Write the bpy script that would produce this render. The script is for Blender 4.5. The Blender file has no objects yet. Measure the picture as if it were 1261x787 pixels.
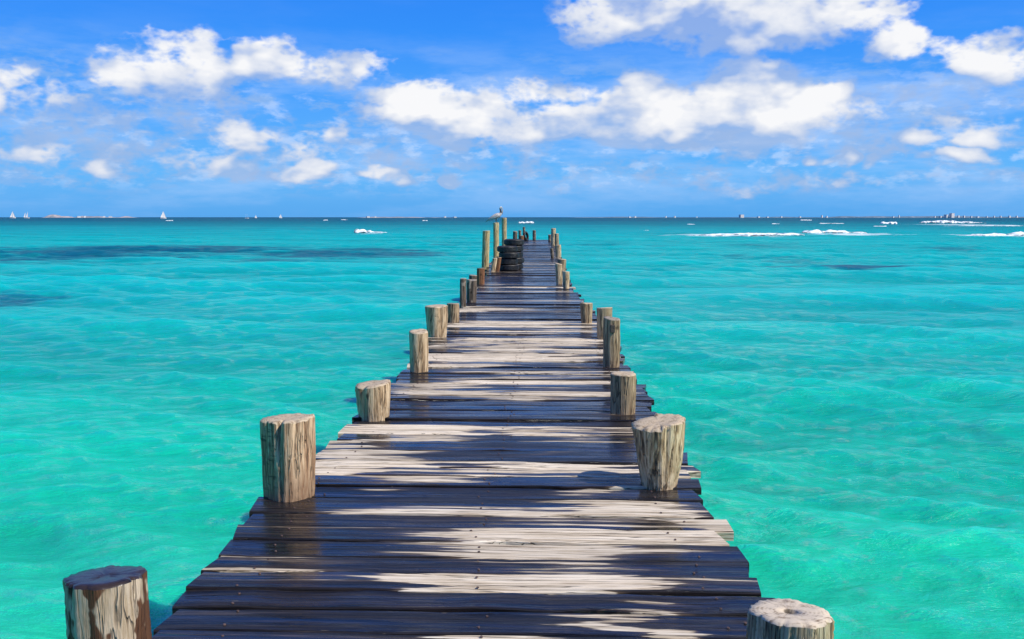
import bpy, bmesh, math, random
import numpy as np
from mathutils import Vector, Matrix

random.seed(7)
RNG = np.random.default_rng(11)
R = math.radians
scene = bpy.context.scene
COL = scene.collection

# ------------------------------------------------------------------ camera
PW, PH = 1261.0, 787.0          # photograph size
F = 1130.0                      # focal length in photograph pixels
HOR = 267.5                     # horizon row
VPX = 668.0                     # column the pier runs towards
DECK = 0.95                     # deck top above the water (z = 0)
EYE = DECK + 1.6
pitch = math.atan((PH / 2 - HOR) / F)
yaw = math.atan((VPX - PW / 2) / F * math.cos(pitch))
cam_d = bpy.data.cameras.new('camera')
cam_d.sensor_width = 36.0
cam_d.lens = F / PW * 36.0
cam_d.clip_start = 0.05
cam_d.clip_end = 200000.0
cam = bpy.data.objects.new('camera', cam_d)
COL.objects.link(cam)
cam.location = (0, 0, EYE)
cam.rotation_euler = (R(90) - pitch, 0, yaw)
scene.camera = cam
CM = cam.rotation_euler.to_matrix()
CMT = CM.transposed()

def ray(px, py):
    return (CM @ Vector(((px - PW / 2) / F, -(py - PH / 2) / F, -1.0))).normalized()

def on_plane(px, py, z):
    d = ray(px, py)
    t = (z - EYE) / d.z
    return Vector((0, 0, EYE)) + d * t

def at_dist(px, y):            # point straight over/under the horizon at world distance y along the pier axis
    d = ray(px, HOR)
    t = y / d.y
    return Vector((d.x * t, y, 0))

def to_px(p):
    v = CMT @ (Vector(p) - Vector((0, 0, EYE)))
    return (PW / 2 + F * v.x / -v.z, PH / 2 - F * v.y / -v.z)

def px_scale(p):               # pixels per metre at p
    v = CMT @ (Vector(p) - Vector((0, 0, EYE)))
    return F / -v.z

# ------------------------------------------------------------------ node helper
class NT:
    def __init__(self, tree):
        self.t = tree
    def n(self, typ, **kw):
        nd = self.t.nodes.new(typ)
        for k, v in kw.items():
            setattr(nd, k, v)
        return nd
    def put(self, sock, v):
        if v is None:
            return
        if isinstance(v, bpy.types.NodeSocket):
            self.t.links.new(v, sock)
        else:
            if hasattr(sock, 'default_value'):
                dv = sock.default_value
                if hasattr(dv, '__len__') and not hasattr(v, '__len__'):
                    v = (v,) * len(dv)
                if hasattr(dv, '__len__') and len(dv) == 4 and len(v) == 3:
                    v = (*v, 1.0)
                sock.default_value = v
    def m(self, op, a=None, b=None, c=None, clamp=False):
        nd = self.n('ShaderNodeMath', operation=op, use_clamp=clamp)
        for i, v in enumerate((a, b, c)):
            self.put(nd.inputs[i], v)
        return nd.outputs[0]
    def v(self, op, a=None, b=None, c=None):
        nd = self.n('ShaderNodeVectorMath', operation=op)
        for i, v in enumerate((a, b, c)):
            if i < len(nd.inputs):
                self.put(nd.inputs[i], v)
        return nd.outputs[1] if op in ('LENGTH', 'DOT_PRODUCT', 'DISTANCE') else nd.outputs[0]
    def sep(self, v):
        nd = self.n('ShaderNodeSeparateXYZ'); self.put(nd.inputs[0], v); return nd.outputs
    def comb(self, x=0, y=0, z=0):
        nd = self.n('ShaderNodeCombineXYZ')
        for i, v in enumerate((x, y, z)):
            self.put(nd.inputs[i], v)
        return nd.outputs[0]
    def noise(self, vec, scale=1.0, detail=4.0, rough=0.55, lac=2.0, dist=0.0, col=False):
        nd = self.n('ShaderNodeTexNoise', noise_dimensions='3D')
        self.put(nd.inputs['Vector'], vec)
        for k, v in (('Scale', scale), ('Detail', detail), ('Roughness', rough), ('Lacunarity', lac), ('Distortion', dist)):
            self.put(nd.inputs[k], v)
        return nd.outputs['Color' if col else 'Fac']
    def voro(self, vec, scale=1.0, detail=0.0, smooth=0.6, rough=0.5):
        nd = self.n('ShaderNodeTexVoronoi', feature='SMOOTH_F1')
        self.put(nd.inputs['Vector'], vec)
        self.put(nd.inputs['Scale'], scale); self.put(nd.inputs['Detail'], detail)
        self.put(nd.inputs['Roughness'], rough); self.put(nd.inputs['Smoothness'], smooth)
        return nd.outputs['Distance']
    def ss(self, x, lo, hi, a=0.0, b=1.0):
        nd = self.n('ShaderNodeMapRange', interpolation_type='SMOOTHSTEP')
        for i, v in enumerate((x, lo, hi, a, b)):
            self.put(nd.inputs[i], v)
        return nd.outputs[0]
    def lin(self, x, lo, hi, a=0.0, b=1.0):
        nd = self.n('ShaderNodeMapRange')
        for i, v in enumerate((x, lo, hi, a, b)):
            self.put(nd.inputs[i], v)
        return nd.outputs[0]
    def mix(self, f, a, b, blend='MIX'):
        nd = self.n('ShaderNodeMix', data_type='RGBA', blend_type=blend)
        self.put(nd.inputs[0], f); self.put(nd.inputs[6], a); self.put(nd.inputs[7], b)
        return nd.outputs[2]
    def ramp(self, x, stops, interp='LINEAR'):
        nd = self.n('ShaderNodeValToRGB')
        cr = nd.color_ramp; cr.interpolation = interp
        while len(cr.elements) < len(stops):
            cr.elements.new(0.5)
        for e, (p, c) in zip(cr.elements, stops):
            e.position = p
            e.color = (*c, 1.0) if len(c) == 3 else c
        self.put(nd.inputs[0], x)
        return nd.outputs[0]
    def bump(self, h, strength=0.3, dist=0.01, normal=None):
        nd = self.n('ShaderNodeBump')
        nd.inputs['Strength'].default_value = strength
        nd.inputs['Distance'].default_value = dist
        self.put(nd.inputs['Height'], h)
        if normal is not None:
            self.put(nd.inputs['Normal'], normal)
        return nd.outputs[0]

# ------------------------------------------------------------------ light directions
SUN_EL, SUN_AZ = 46.0, 112.0       # azimuth clockwise from +Y: behind the camera, to the right
sun_dir = Vector((math.sin(R(SUN_AZ)) * math.cos(R(SUN_EL)), math.cos(R(SUN_AZ)) * math.cos(R(SUN_EL)), math.sin(R(SUN_EL))))

def azel(px, py):
    d = ray(px, py)
    return math.degrees(math.atan2(d.x, d.y)), math.degrees(math.asin(d.z))

# cumulus clouds of the photograph: (px, py of the base-line centre, half width, height above, depth below, weight)
CLOUDS = [
    # great cloud in the middle right
    (700, 165, 95, 38, 18, .9), (800, 150, 90, 50, 30, 1.0), (795, 118, 60, 26, 24, .9), (925, 130, 75, 56, 50, 1.3),
    (870, 155, 120, 40, 30, 1.0), (985, 135, 62, 38, 40, .95), (1027, 112, 26, 18, 16, .8), (745, 178, 50, 10, 10, .5),
    # its neighbour
    (530, 140, 70, 34, 22, .95), (585, 152, 75, 42, 30, .8), (480, 140, 50, 16, 16, .5), (660, 112, 40, 18, 18, .5), (700, 112, 36, 14, 16, .42),
    # left cloud
    (140, 98, 50, 40, 22, .80), (215, 88, 70, 42, 34, .62), (245, 62, 38, 28, 30, .60), (330, 88, 58, 36, 22, .78), (405, 90, 75, 26, 18, .58),
    # top right bank
    (770, 28, 90, 60, 22, .72), (905, 36, 130, 70, 28, .78), (1030, 20, 70, 50, 24, .75), (1097, 52, 38, 32, 26, .72), (735, 38, 50, 16, 14, .5),
    (1235, 80, 55, 32, 18, .75), (1170, 62, 28, 14, 12, .3),
    # low scattered ones
    (303, 168, 46, 24, 16, .6), (290, 210, 42, 24, 18, .8), (380, 218, 56, 20, 14, .75), (415, 168, 40, 16, 14, .4), (245, 195, 22, 14, 12, .35),
    (48, 182, 40, 26, 18, .55), (112, 208, 34, 16, 12, .6), (25, 96, 28, 18, 16, .4), (0, 130, 20, 22, 20, .6), (550, 218, 22, 9, 7, .75), (470, 222, 30, 9, 8, .55),
    (1132, 172, 34, 18, 12, .75), (1205, 170, 34, 20, 14, .7), (1188, 196, 36, 12, 10, .65), (1034, 192, 15, 12, 10, .9), (985, 190, 14, 8, 6, .7), (1062, 200, 16, 12, 10, .6),
    (1012, 192, 30, 5, 5, .45), (1138, 196, 16, 8, 6, .5),
    # broad thin banks
    (90, 165, 190, 60, 50, .27), (330, 195, 170, 34, 26, .18), (1130, 140, 120, 30, 50, .27), (960, 218, 260, 16, 14, .20), (600, 205, 200, 12, 10, .18), (620, 170, 120, 20, 20, .25),
]

def cloud_group(blobs):
    """coarse cloud density along a direction: the clouds of CLOUDS, or the same kind of broken cumulus anywhere else"""
    g = bpy.data.node_groups.new('cloud_field', 'ShaderNodeTree')
    g.interface.new_socket('Vector', in_out='INPUT', socket_type='NodeSocketVector')
    g.interface.new_socket('Shape', in_out='OUTPUT', socket_type='NodeSocketFloat')
    g.interface.new_socket('Billow', in_out='OUTPUT', socket_type='NodeSocketFloat')
    N = NT(g)
    gi = N.n('NodeGroupInput'); go = N.n('NodeGroupOutput')
    d = N.v('NORMALIZE', gi.outputs[0])
    dst = N.v('MULTIPLY', d, (1, 1, 1.7))
    if blobs:
        w = N.v('SUBTRACT', N.noise(dst, 11.0, 2.0, 0.6, col=True), (.5, .5, .5))
        xyz = N.sep(d)
        az = N.m('MULTIPLY', N.m('ARCTAN2', xyz[0], xyz[1]), 57.2958)
        el = N.m('MULTIPLY', N.m('ARCSINE', xyz[2]), 57.2958)
        wa = N.sep(N.v('MULTIPLY', w, (4.2, 2.6, 0)))
        vx = N.m('ADD', az, wa[0]); vy = N.m('ADD', el, wa[1])
        acc = -3.0
        for (px, py, hw, up, dn, wt) in CLOUDS:      # each step carries the running maximum in z
            a, e = azel(px, py)
            k = 180 / math.pi / F
            kk = 1.12 if hw > 60 else 1.0
            ra, ru, rd = hw * k * kk, up * k * kk, dn * k * kk
            q = N.v('MULTIPLY_ADD', N.comb(vx, vy, acc), (1 / ra, 1 / ru, 1), (-a / ra, -e / ru, 0))
            s = N.sep(q)
            y = N.m('MAXIMUM', s[1], N.m('MULTIPLY', s[1], -ru / rd))
            r2 = N.m('MULTIPLY_ADD', y, y, N.m('MULTIPLY', s[0], s[0]))
            f = N.m('MULTIPLY_ADD', r2, -wt, wt)
            acc = N.m('SMOOTH_MAX', s[2], f, 0.2)
    else:
        gen = N.noise(N.v('MULTIPLY', d, (1, 1, 2.4)), 4.5, 3.0, 0.5)
        acc = N.m('MINIMUM', N.m('MULTIPLY', N.m('SUBTRACT', gen, .60), 6.0), 0.9)
    b1 = N.noise(dst, 24.0, 3.0, 0.55)
    b2 = N.m('ABSOLUTE', N.m('SUBTRACT', N.noise(dst, 52.0, 2.0, 0.5), .5))
    nz = N.m('ADD', N.m('MULTIPLY', N.m('SUBTRACT', b1, .5), 1.35), N.m('MULTIPLY', N.m('SUBTRACT', .10, b2), 1.1))
    g.links.new(acc, go.inputs[0]); g.links.new(nz, go.inputs[1])
    return g

world = bpy.data.worlds.new('World')
scene.world = world
world.use_nodes = True
wt = world.node_tree
wt.nodes.clear()
N = NT(wt)
tc = N.n('ShaderNodeTexCoord')
d0 = N.v('NORMALIZE', tc.outputs['Generated'])
sky = N.n('ShaderNodeTexSky', sky_type='NISHITA')
sky.sun_disc = False
sky.sun_elevation = R(SUN_EL); sky.sun_rotation = R(SUN_AZ)
sky.air_density = 1.0; sky.dust_density = 0.3; sky.ozone_density = 1.5
SKY_STRENGTH = 0.11
sp = N.sep(d0)
# the saturated tropical blue of the photograph over the physical sky
grad = N.ramp(N.m('MAXIMUM', sp[2], 0.0), [(0.0, (.060, .345, .800)), (.045, (.090, .420, .900)), (.11, (.062, .345, .920)), (.19, (.022, .255, .900)), (.26, (.016, .205, .850)), (.6, (.012, .09, .44)), (1.0, (.010, .07, .34))])
skycol = N.mix(.95, sky.outputs[0], N.v('SCALE', grad, None))
skycol.node.inputs[7].links[0].from_node.inputs['Scale'].default_value = 1.0 / SKY_STRENGTH
dst = N.v('MULTIPLY', d0, (1, 1, 5.0))
# thin veils of high cloud and haze between the cumulus, and darker scud low down
veil_n = N.noise(dst, 5.0, 5.0, 0.62)
veil = N.m('MULTIPLY', N.ss(veil_n, 0.40, 0.70), 0.62)
veil = N.m('MULTIPLY', veil, N.ss(sp[2], 0.20, 0.11, 0.06, 1.0))
veil = N.m('MULTIPLY', veil, N.ss(sp[2], 0.0, 0.05, 0.3, 1.0))
c1 = N.mix(veil, skycol, (3.9, 5.5, 8.3))
scud_n = N.noise(N.v('ADD', N.v('MULTIPLY', d0, (1, 1, 3.2)), (4.0, 2.0, 1.0)), 17.0, 5.0, 0.62)
scud = N.m('MULTIPLY', N.ss(scud_n, 0.50, 0.64), 0.6)
scud = N.m('MULTIPLY', N.m('MULTIPLY', scud, N.ss(sp[2], 0.20, 0.11)), N.ss(sp[2], 0.012, 0.04))
c1 = N.mix(scud, c1, (2.3, 4.0, 7.0))
fine = N.m('SUBTRACT', N.noise(N.v('MULTIPLY', d0, (1, 1, 1.5)), 70.0, 5.0, 0.62), .5)
grey = N.m('MULTIPLY', N.ss(N.noise(N.v('MULTIPLY', d0, (1, 1, 1.8)), 13.0, 3.0, 0.55), .44, .66), .72)
# small faint puffs low over the sea
pf_n = N.noise(N.v('ADD', N.v('MULTIPLY', d0, (1, 1, 2.3)), (9.0, 5.0, 3.0)), 30.0, 4.0, 0.58)
pf_a = N.m('MULTIPLY', N.ss(pf_n, .51, .68), .42)
pf_a = N.m('MULTIPLY', N.m('MULTIPLY', pf_a, N.ss(sp[2], .17, .10)), N.ss(sp[2], .015, .05))
c1 = N.mix(pf_a, c1, (5.8, 6.9, 8.8))
def clouded(blobs):
    CG = cloud_group(blobs)
    def cf(v):
        nd = wt.nodes.new('ShaderNodeGroup'); nd.node_tree = CG
        N.put(nd.inputs[0], v)
        return nd.outputs
    p0 = cf(d0)
    p1 = cf(N.v('ADD', d0, (0.022, 0.0, 0.036)))[0]
    p2 = cf(N.v('ADD', d0, (0.006, 0.0, 0.009)))[1]
    f0 = N.m('ADD', p0[0], p0[1])
    fa = N.m('MULTIPLY_ADD', fine, 0.6, f0)
    alpha = N.m('MULTIPLY', N.ss(fa, -.02, 0.55), 0.98)
    lit = N.m('MULTIPLY_ADD', N.m('MINIMUM', N.m('MAXIMUM', N.m('SUBTRACT', p0[0], p1), -.9), .8), 0.80, 0.10)
    lit = N.m('MULTIPLY_ADD', N.m('MINIMUM', N.m('MAXIMUM', p0[0], 0.0), 1.3), .50, lit)
    lit = N.m('SUBTRACT', lit, grey)
    lit = N.m('ADD', N.m('MULTIPLY_ADD', N.m('SUBTRACT', p0[1], p2), 0.42, lit), N.m('MULTIPLY', fine, .20), clamp=True)
    alpha = N.m('MULTIPLY', alpha, N.lin(lit, 0.0, .6, .66, 1.0))
    ccol = N.mix(lit, (3.2, 4.2, 6.3), (8.0, 8.0, 8.1))
    bg = N.n('ShaderNodeBackground')
    N.put(bg.inputs[0], N.mix(alpha, c1, ccol)); bg.inputs[1].default_value = SKY_STRENGTH
    return bg.outputs[0]
az_ = N.m('ABSOLUTE', N.m('ARCTAN2', sp[0], sp[1]))
outside = N.m('MAXIMUM', N.ss(az_, R(34), R(42)), N.ss(sp[2], math.sin(R(15.5)), math.sin(R(20))))
mxs = N.n('ShaderNodeMixShader')
N.put(mxs.inputs[0], outside)
wt.links.new(clouded(True), mxs.inputs[1]); wt.links.new(clouded(False), mxs.inputs[2])
wo = N.n('ShaderNodeOutputWorld')
wt.links.new(mxs.outputs[0], wo.inputs[0])
world.cycles.sampling_method = 'MANUAL'
world.cycles.sample_map_resolution = 512

sun_l = bpy.data.lights.new('sun', 'SUN')
sun_l.energy = 4.8
sun_l.angle = R(0.53)
sun_l.color = (1.0, 0.94, 0.84)
sun = bpy.data.objects.new('sun', sun_l)
COL.objects.link(sun)
sun.location = (20, -20, 30)
sun.rotation_euler = sun_dir.to_track_quat('Z', 'Y').to_euler()

scene.view_settings.view_transform = 'Standard'
scene.view_settings.look = 'None'
scene.view_settings.exposure = 0.12
scene.view_settings.gamma = 1.0
scene.view_settings.use_curve_mapping = False
scene.render.engine = 'CYCLES'
scene.cycles.use_denoising = True
scene.cycles.sample_clamp_direct = 4.0
scene.cycles.sample_clamp_indirect = 2.0
scene.render.filter_size = 0.95
scene.cycles.use_adaptive_sampling = True
scene.cycles.adaptive_threshold = 0.012
scene.cycles.adaptive_min_samples = 12
scene.cycles.max_bounces = 6
scene.cycles.diffuse_bounces = 2
scene.cycles.glossy_bounces = 3
scene.cycles.caustics_reflective = False
scene.cycles.caustics_refractive = False

# ------------------------------------------------------------------ object helpers
def mesh_np(name, verts, faces, smooth=False):
    me = bpy.data.meshes.new(name)
    me.from_pydata([tuple(v) for v in verts], [], [tuple(f) for f in faces])
    if smooth:
        me.polygons.foreach_set('use_smooth', [True] * len(me.polygons))
    me.update()
    return me

def link(name, me, mat=None, parent=None, loc=(0, 0, 0), rot=(0, 0, 0)):
    o = bpy.data.objects.new(name, me)
    COL.objects.link(o)
    o.location = loc; o.rotation_euler = rot
    if parent is not None:
        o.parent = parent
    if mat is not None and me is not None and len(me.materials) == 0:
        me.materials.append(mat)
    return o

def tag(o, label=None, cat=None, group=None, kind=None):
    if label: o['label'] = label
    if cat: o['category'] = cat
    if group: o['group'] = group
    if kind: o['kind'] = kind
    return o

def new_mat(name):
    m = bpy.data.materials.new(name)
    m.use_nodes = True
    m.node_tree.nodes.clear()
    N = NT(m.node_tree)
    out = N.n('ShaderNodeOutputMaterial')
    return m, N, out

def principled(N, out, col, rough=0.6, normal=None, ior=1.45, spec=None, metallic=0.0):
    p = N.n('ShaderNodeBsdfPrincipled')
    N.put(p.inputs['Base Color'], col)
    N.put(p.inputs['Roughness'], rough)
    p.inputs['IOR'].default_value = ior
    N.put(p.inputs['Metallic'], metallic)
    if spec is not None:
        N.put(p.inputs['Specular IOR Level'], spec)
    if normal is not None:
        N.put(p.inputs['Normal'], normal)
    N.t.links.new(p.outputs[0], out.inputs[0])
    return p

def box_mesh(name, sx, sy, sz, mat=None, bev=0.0):
    bm = bmesh.new()
    bmesh.ops.create_cube(bm, size=1.0)
    bmesh.ops.scale(bm, vec=(sx, sy, sz), verts=bm.verts)
    if bev:
        bmesh.ops.bevel(bm, geom=bm.edges[:], offset=bev, segments=1, affect='EDGES')
    me = bpy.data.meshes.new(name); bm.to_mesh(me); bm.free()
    if mat: me.materials.append(mat)
    return me

# ------------------------------------------------------------------ the sea
def ellipse_field(N, P, items, warp=None):
    """max over ellipses of 1-|q|^2 in world xy; items = (cx, cy, rx, ry, w)"""
    acc = None
    src = P if warp is None else N.v('ADD', P, warp)
    for (cx, cy, rx, ry, w) in items:
        q = N.v('MULTIPLY_ADD', src, (1 / rx, 1 / ry, 0), (-cx / rx, -cy / ry, 0))
        r2 = N.v('DOT_PRODUCT', q, q)
        f = N.m('MULTIPLY_ADD', r2, -w, w)
        acc = f if acc is None else N.m('MAXIMUM', acc, f)
    return acc

def sea_ellipse(px, py, hx, hy, w):
    a = on_plane(px, py - hy, 0); b = on_plane(px, py + hy, 0)
    c = (a + b) / 2
    s = hx / px_scale(c)
    return (c.x, c.y, s, abs(a.y - b.y) / 2, w)

GRASS = [sea_ellipse(*e) for e in [
    (150, 313, 270, 12, 1.3), (420, 314, 140, 10, 1.2), (20, 367, 110, 15, 1.25), (1045, 328, 130, 5, 1.7), (960, 320, 50, 4, .5),
    (1160, 307, 90, 4, .6), (760, 302, 70, 4, .5), (930, 303, 60, 4, .45), (560, 300, 60, 4, .4)]]
GRASS_FAINT = [sea_ellipse(*e) for e in [(955, 605, 70, 16, .8), (1255, 540, 35, 14, .8), (500, 430, 60, 30, .5)]]

FOAM = [sea_ellipse(*e) for e in [(1050, 289, 75, 2.8, .9), (900, 290.5, 100, 1.8, .8), (1225, 290.5, 65, 2.4, .9), (460, 287.5, 26, 1.6, .6), (1190, 277, 75, 1.3, .8), (1130, 285, 60, 2.0, .2)]]

def sea_material():
    m, N, out = new_mat('sea_water')
    P = N.n('ShaderNodeNewGeometry').outputs['Position']
    s = N.sep(P)
    flat = N.comb(s[0], s[1], 0)
    warpn = N.v('SUBTRACT', N.noise(N.v('MULTIPLY', flat, (.05, .09, 1)), 1.0, 4.0, .6, col=True), (.5, .5, .5))
    big = N.noise(N.v('MULTIPLY', flat, (.012, .02, 1)), 1.0, 4.0, .55)
    dist = N.m('ADD', s[1], N.m('MULTIPLY', N.m('SUBTRACT', big, .5), N.m('MULTIPLY', s[1], .8)))
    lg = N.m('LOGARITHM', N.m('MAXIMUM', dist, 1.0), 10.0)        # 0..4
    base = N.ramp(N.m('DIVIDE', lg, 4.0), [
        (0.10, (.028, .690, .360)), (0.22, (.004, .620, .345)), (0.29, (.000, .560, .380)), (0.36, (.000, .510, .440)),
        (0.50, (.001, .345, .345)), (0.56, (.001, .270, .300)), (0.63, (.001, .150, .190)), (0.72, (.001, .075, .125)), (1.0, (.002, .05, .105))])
    # light through thin crests painted into the colour: brighter crests, darker troughs
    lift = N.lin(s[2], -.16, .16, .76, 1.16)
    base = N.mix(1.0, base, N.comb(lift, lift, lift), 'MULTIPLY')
    # soft mottling of the sandy bottom
    mot = N.noise(N.v('MULTIPLY', flat, (.16, .34, 1)), 1.0, 5.0, .6)
    base = N.mix(N.ss(mot, .36, .70, 0.0, .5), base, N.mix(1.0, base, (.6, .80, .82), 'MULTIPLY'))
    # sea-grass beds
    wg = N.v('MULTIPLY', warpn, (20, 22, 0))
    g = ellipse_field(N, flat, GRASS, wg)
    gn = N.noise(N.v('MULTIPLY', flat, (.14, .45, 1)), 1.0, 7.0, .72)
    gm = N.ss(N.m('ADD', g, N.m('MULTIPLY', N.m('SUBTRACT', gn, .5), 3.4)), -.1, 1.3)
    base = N.mix(N.m('MULTIPLY', gm, .90), base, (.001, .062, .105))
    wf = N.v('MULTIPLY', warpn, (5, 5, 0))
    gf = ellipse_field(N, flat, GRASS_FAINT, wf)
    base = N.mix(N.ss(gf, 0.0, 1.2, 0.0, .5), base, (.02, .19, .15))
    # scattered flecks of foam
    fo = N.noise(N.v('MULTIPLY', flat, (.8, 2.6, 1)), 1.0, 7.0, .72)
    fo2 = N.noise(N.v('MULTIPLY', flat, (.06, .10, 1)), 1.0, 3.0, .5)
    ff = N.m('MULTIPLY', N.ss(fo, .66, .74), N.ss(fo2, .52, .66))
    base = N.mix(N.m('MULTIPLY', ff, .35), base, (.55, .75, .75))
    ws = ellipse_field(N, flat, FOAM, N.v('MULTIPLY', warpn, (14, 20, 0)))
    wsn = N.noise(N.v('MULTIPLY', flat, (.22, .55, 1)), 1.0, 6.0, .72)
    base = N.mix(N.ss(N.m('ADD', ws, N.m('MULTIPLY', N.m('SUBTRACT', wsn, .5), 2.8)), .40, .85, 0, .8), base, (.70, .86, .86))
    # fine ripples
    r1 = N.noise(N.v('MULTIPLY', flat, (1.5, 3.4, 1)), 1.0, 6.0, .70, dist=.35)
    r2 = N.noise(N.v('MULTIPLY', flat, (.60, 1.7, 1)), 1.0, 5.0, .6, dist=.5)
    nb = N.bump(r1, 1.0, 0.12)
    nb = N.bump(r2, 0.7, 0.14, nb)
    dif = N.n('ShaderNodeSubsurfaceScattering', falloff='RANDOM_WALK'); N.put(dif.inputs[0], base); dif.inputs['Scale'].default_value = 1.0; dif.inputs['Radius'].default_value = (.25, .7, .7); N.put(dif.inputs['Normal'], nb)
    gl = N.n('ShaderNodeBsdfGlossy'); gl.inputs['Roughness'].default_value = .08; N.put(gl.inputs['Normal'], nb)
    fr = N.n('ShaderNodeFresnel'); fr.inputs[0].default_value = 1.33; N.put(fr.inputs['Normal'], nb)
    d2 = N.n('ShaderNodeBsdfDiffuse'); N.put(d2.inputs[0], base); N.put(d2.inputs['Normal'], nb)
    mb = N.n('ShaderNodeMixShader'); mb.inputs[0].default_value = .45
    N.t.links.new(dif.outputs[0], mb.inputs[1]); N.t.links.new(d2.outputs[0], mb.inputs[2])
    fac = N.m('MINIMUM', N.m('MULTIPLY', fr.outputs[0], N.ramp(N.m('DIVIDE', lg, 2.5), [(.30, (.72,) * 3), (.46, (1.0,) * 3), (.62, (.95,) * 3), (.80, (.65,) * 3)])), N.ramp(N.m('DIVIDE', lg, 2.5), [(.35, (.38,) * 3), (.50, (.46,) * 3), (.66, (.30,) * 3), (.82, (.14,) * 3)]))
    mx = N.n('ShaderNodeMixShader')
    N.put(mx.inputs[0], fac); N.t.links.new(mb.outputs[0], mx.inputs[1]); N.t.links.new(gl.outputs[0], mx.inputs[2])
    N.t.links.new(mx.outputs[0], out.inputs[0])
    return m

def wave_set():
    W = []
    rg = np.random.default_rng(5)
    for lam in np.geomspace(0.42, 16.0, 76):
        lam *= rg.uniform(.93, 1.07)
        th = R(-98) + rg.normal(0, R(30 if lam < 3 else 16))
        k = 2 * math.pi / lam
        steep = 0.040 if lam < 1.5 else (0.032 if lam < 5 else 0.016)
        W.append((k * math.cos(th), k * math.sin(th), steep / k * rg.uniform(.5, 1.35), rg.uniform(0, 6.283), lam))
    for lam in np.geomspace(0.15, 0.42, 26):
        th = R(-98) + rg.normal(0, R(42)); k = 2 * math.pi / lam
        W.append((k * math.cos(th), k * math.sin(th), .034 / k * rg.uniform(.5, 1.35), rg.uniform(0, 6.283), lam))
    return W
WAVES = wave_set()

def build_sea():
    rr = [0.25]
    while rr[-1] < 60000:
        r = rr[-1]
        if r < 3.0: d = .25
        elif r < 320: d = .022 + .0040 * r
        else: d = .06 * r
        rr.append(r + d)
    rr = np.array(rr)
    th_f = np.linspace(R(-44), R(44), 540)
    th_b = np.linspace(R(44), R(316), 80)[1:-1]
    th = np.concatenate([th_f, th_b])
    nr, nt = len(rr), len(th)
    RR, TT = np.meshgrid(rr, th, indexing='ij')
    X = (RR * np.sin(TT)).astype(np.float32); Y = (RR * np.cos(TT)).astype(np.float32)
    dr = np.gradient(rr)
    dth = np.full(nt, th_f[1] - th_f[0]); dth[len(th_f):] = R(272) / 79
    cell = np.maximum(dr[:, None] * 0.8, RR * dth[None, :]).astype(np.float32)
    Z = np.zeros_like(X); DX = np.zeros_like(X); DY = np.zeros_like(X)
    gustx = 0.75 + 0.35 * np.sin(X * .11 + 1.3 * np.sin(Y * .07)) * np.sin(Y * .13 + .8 * np.sin(X * .05 + 2))
    far = 1.0 / (1.0 + (RR / 260.0) ** 2)
    for kx, ky, a, ph, lam in WAVES:
        w = np.clip((lam / cell - 2.5) / 2.5, 0, 1)
        rows = np.where(w.max(axis=1) > 0)[0]
        if len(rows) == 0: continue
        r1 = rows[-1] + 1
        p = kx * X[:r1] + ky * Y[:r1] + ph
        amp = a * w[:r1] * far[:r1] * (gustx[:r1] if lam < 3 else 1.0)
        c = np.cos(p); s_ = np.sin(p)
        k = math.hypot(kx, ky)
        Z[:r1] += amp * c
        DX[:r1] -= amp * 0.9 * kx / k * s_; DY[:r1] -= amp * 0.9 * ky / k * s_
    X = X + DX; Y = Y + DY
    co = np.stack([X, Y, Z], axis=-1).reshape(-1, 3)
    co = np.concatenate([co, np.zeros((1, 3), np.float32)])
    i = np.arange(nr - 1)[:, None] * nt; j = np.arange(nt)[None, :]; j2 = (np.arange(nt)[None, :] + 1) % nt
    q = np.stack([i + j, i + j2, i + nt + j2, i + nt + j], axis=-1).reshape(-1, 4)[:, ::-1]
    jj = np.arange(nt); cen = np.full(nt, nr * nt)
    tri = np.stack([cen, (jj + 1) % nt, jj], axis=-1)
    me = bpy.data.meshes.new('water')
    nq, ntr = len(q), len(tri)
    me.vertices.add(len(co)); me.vertices.foreach_set('co', co.astype(np.float32).ravel())
    me.loops.add(nq * 4 + ntr * 3)
    me.loops.foreach_set('vertex_index', np.concatenate([q.ravel(), tri.ravel()]).astype(np.int32))
    me.polygons.add(nq + ntr)
    ls = np.concatenate([np.arange(nq) * 4, nq * 4 + np.arange(ntr) * 3]).astype(np.int32)
    me.polygons.foreach_set('loop_start', ls)
    me.polygons.foreach_set('use_smooth', np.ones(nq + ntr, dtype=bool))
    me.update(calc_edges=True); me.validate()
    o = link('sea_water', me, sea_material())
    tag(o, kind='structure')
build_sea()

# ------------------------------------------------------------------ pier deck
left_px = [(182, 787), (224, 726), (262, 686), (278, 669), (293, 649), (320, 618), (392, 556), (430, 524), (483, 473), (505, 448), (524, 425), (542, 404), (563, 385), (581, 365), (592, 347), (600, 329), (613, 315), (626, 305), (638, 296)]
right_px = [(986, 787), (948, 730), (914, 688), (905, 676), (906, 671), (892, 640), (877, 627), (852, 575), (822, 530), (812, 512), (803, 502), (788, 477), (780, 457), (766, 438), (752, 415), (740, 398), (728, 380), (715, 368), (704, 354), (699, 340), (693, 325), (688, 312), (684, 303), (680, 296)]
def edge(tab):
    pts = [on_plane(x, y, DECK) for x, y in tab]
    ys = np.array([p.y for p in pts]); xs = np.array([p.x for p in pts])
    o = np.argsort(ys)
    return ys[o], xs[o]
LY, LX = edge(left_px); RY, RX = edge(right_px)
def xl(y): return float(np.interp(y, LY, LX))
def xr(y): return float(np.interp(y, RY, RX))

def deck_ellipse(x0, x1, y0, y1, w):
    a = on_plane((x0 + x1) / 2, y0, DECK); b = on_plane((x0 + x1) / 2, y1, DECK)
    c = (a + b) / 2
    return (c.x, c.y, (x1 - x0) / 2 / px_scale(c), abs(a.y - b.y) / 2, w)

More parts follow.
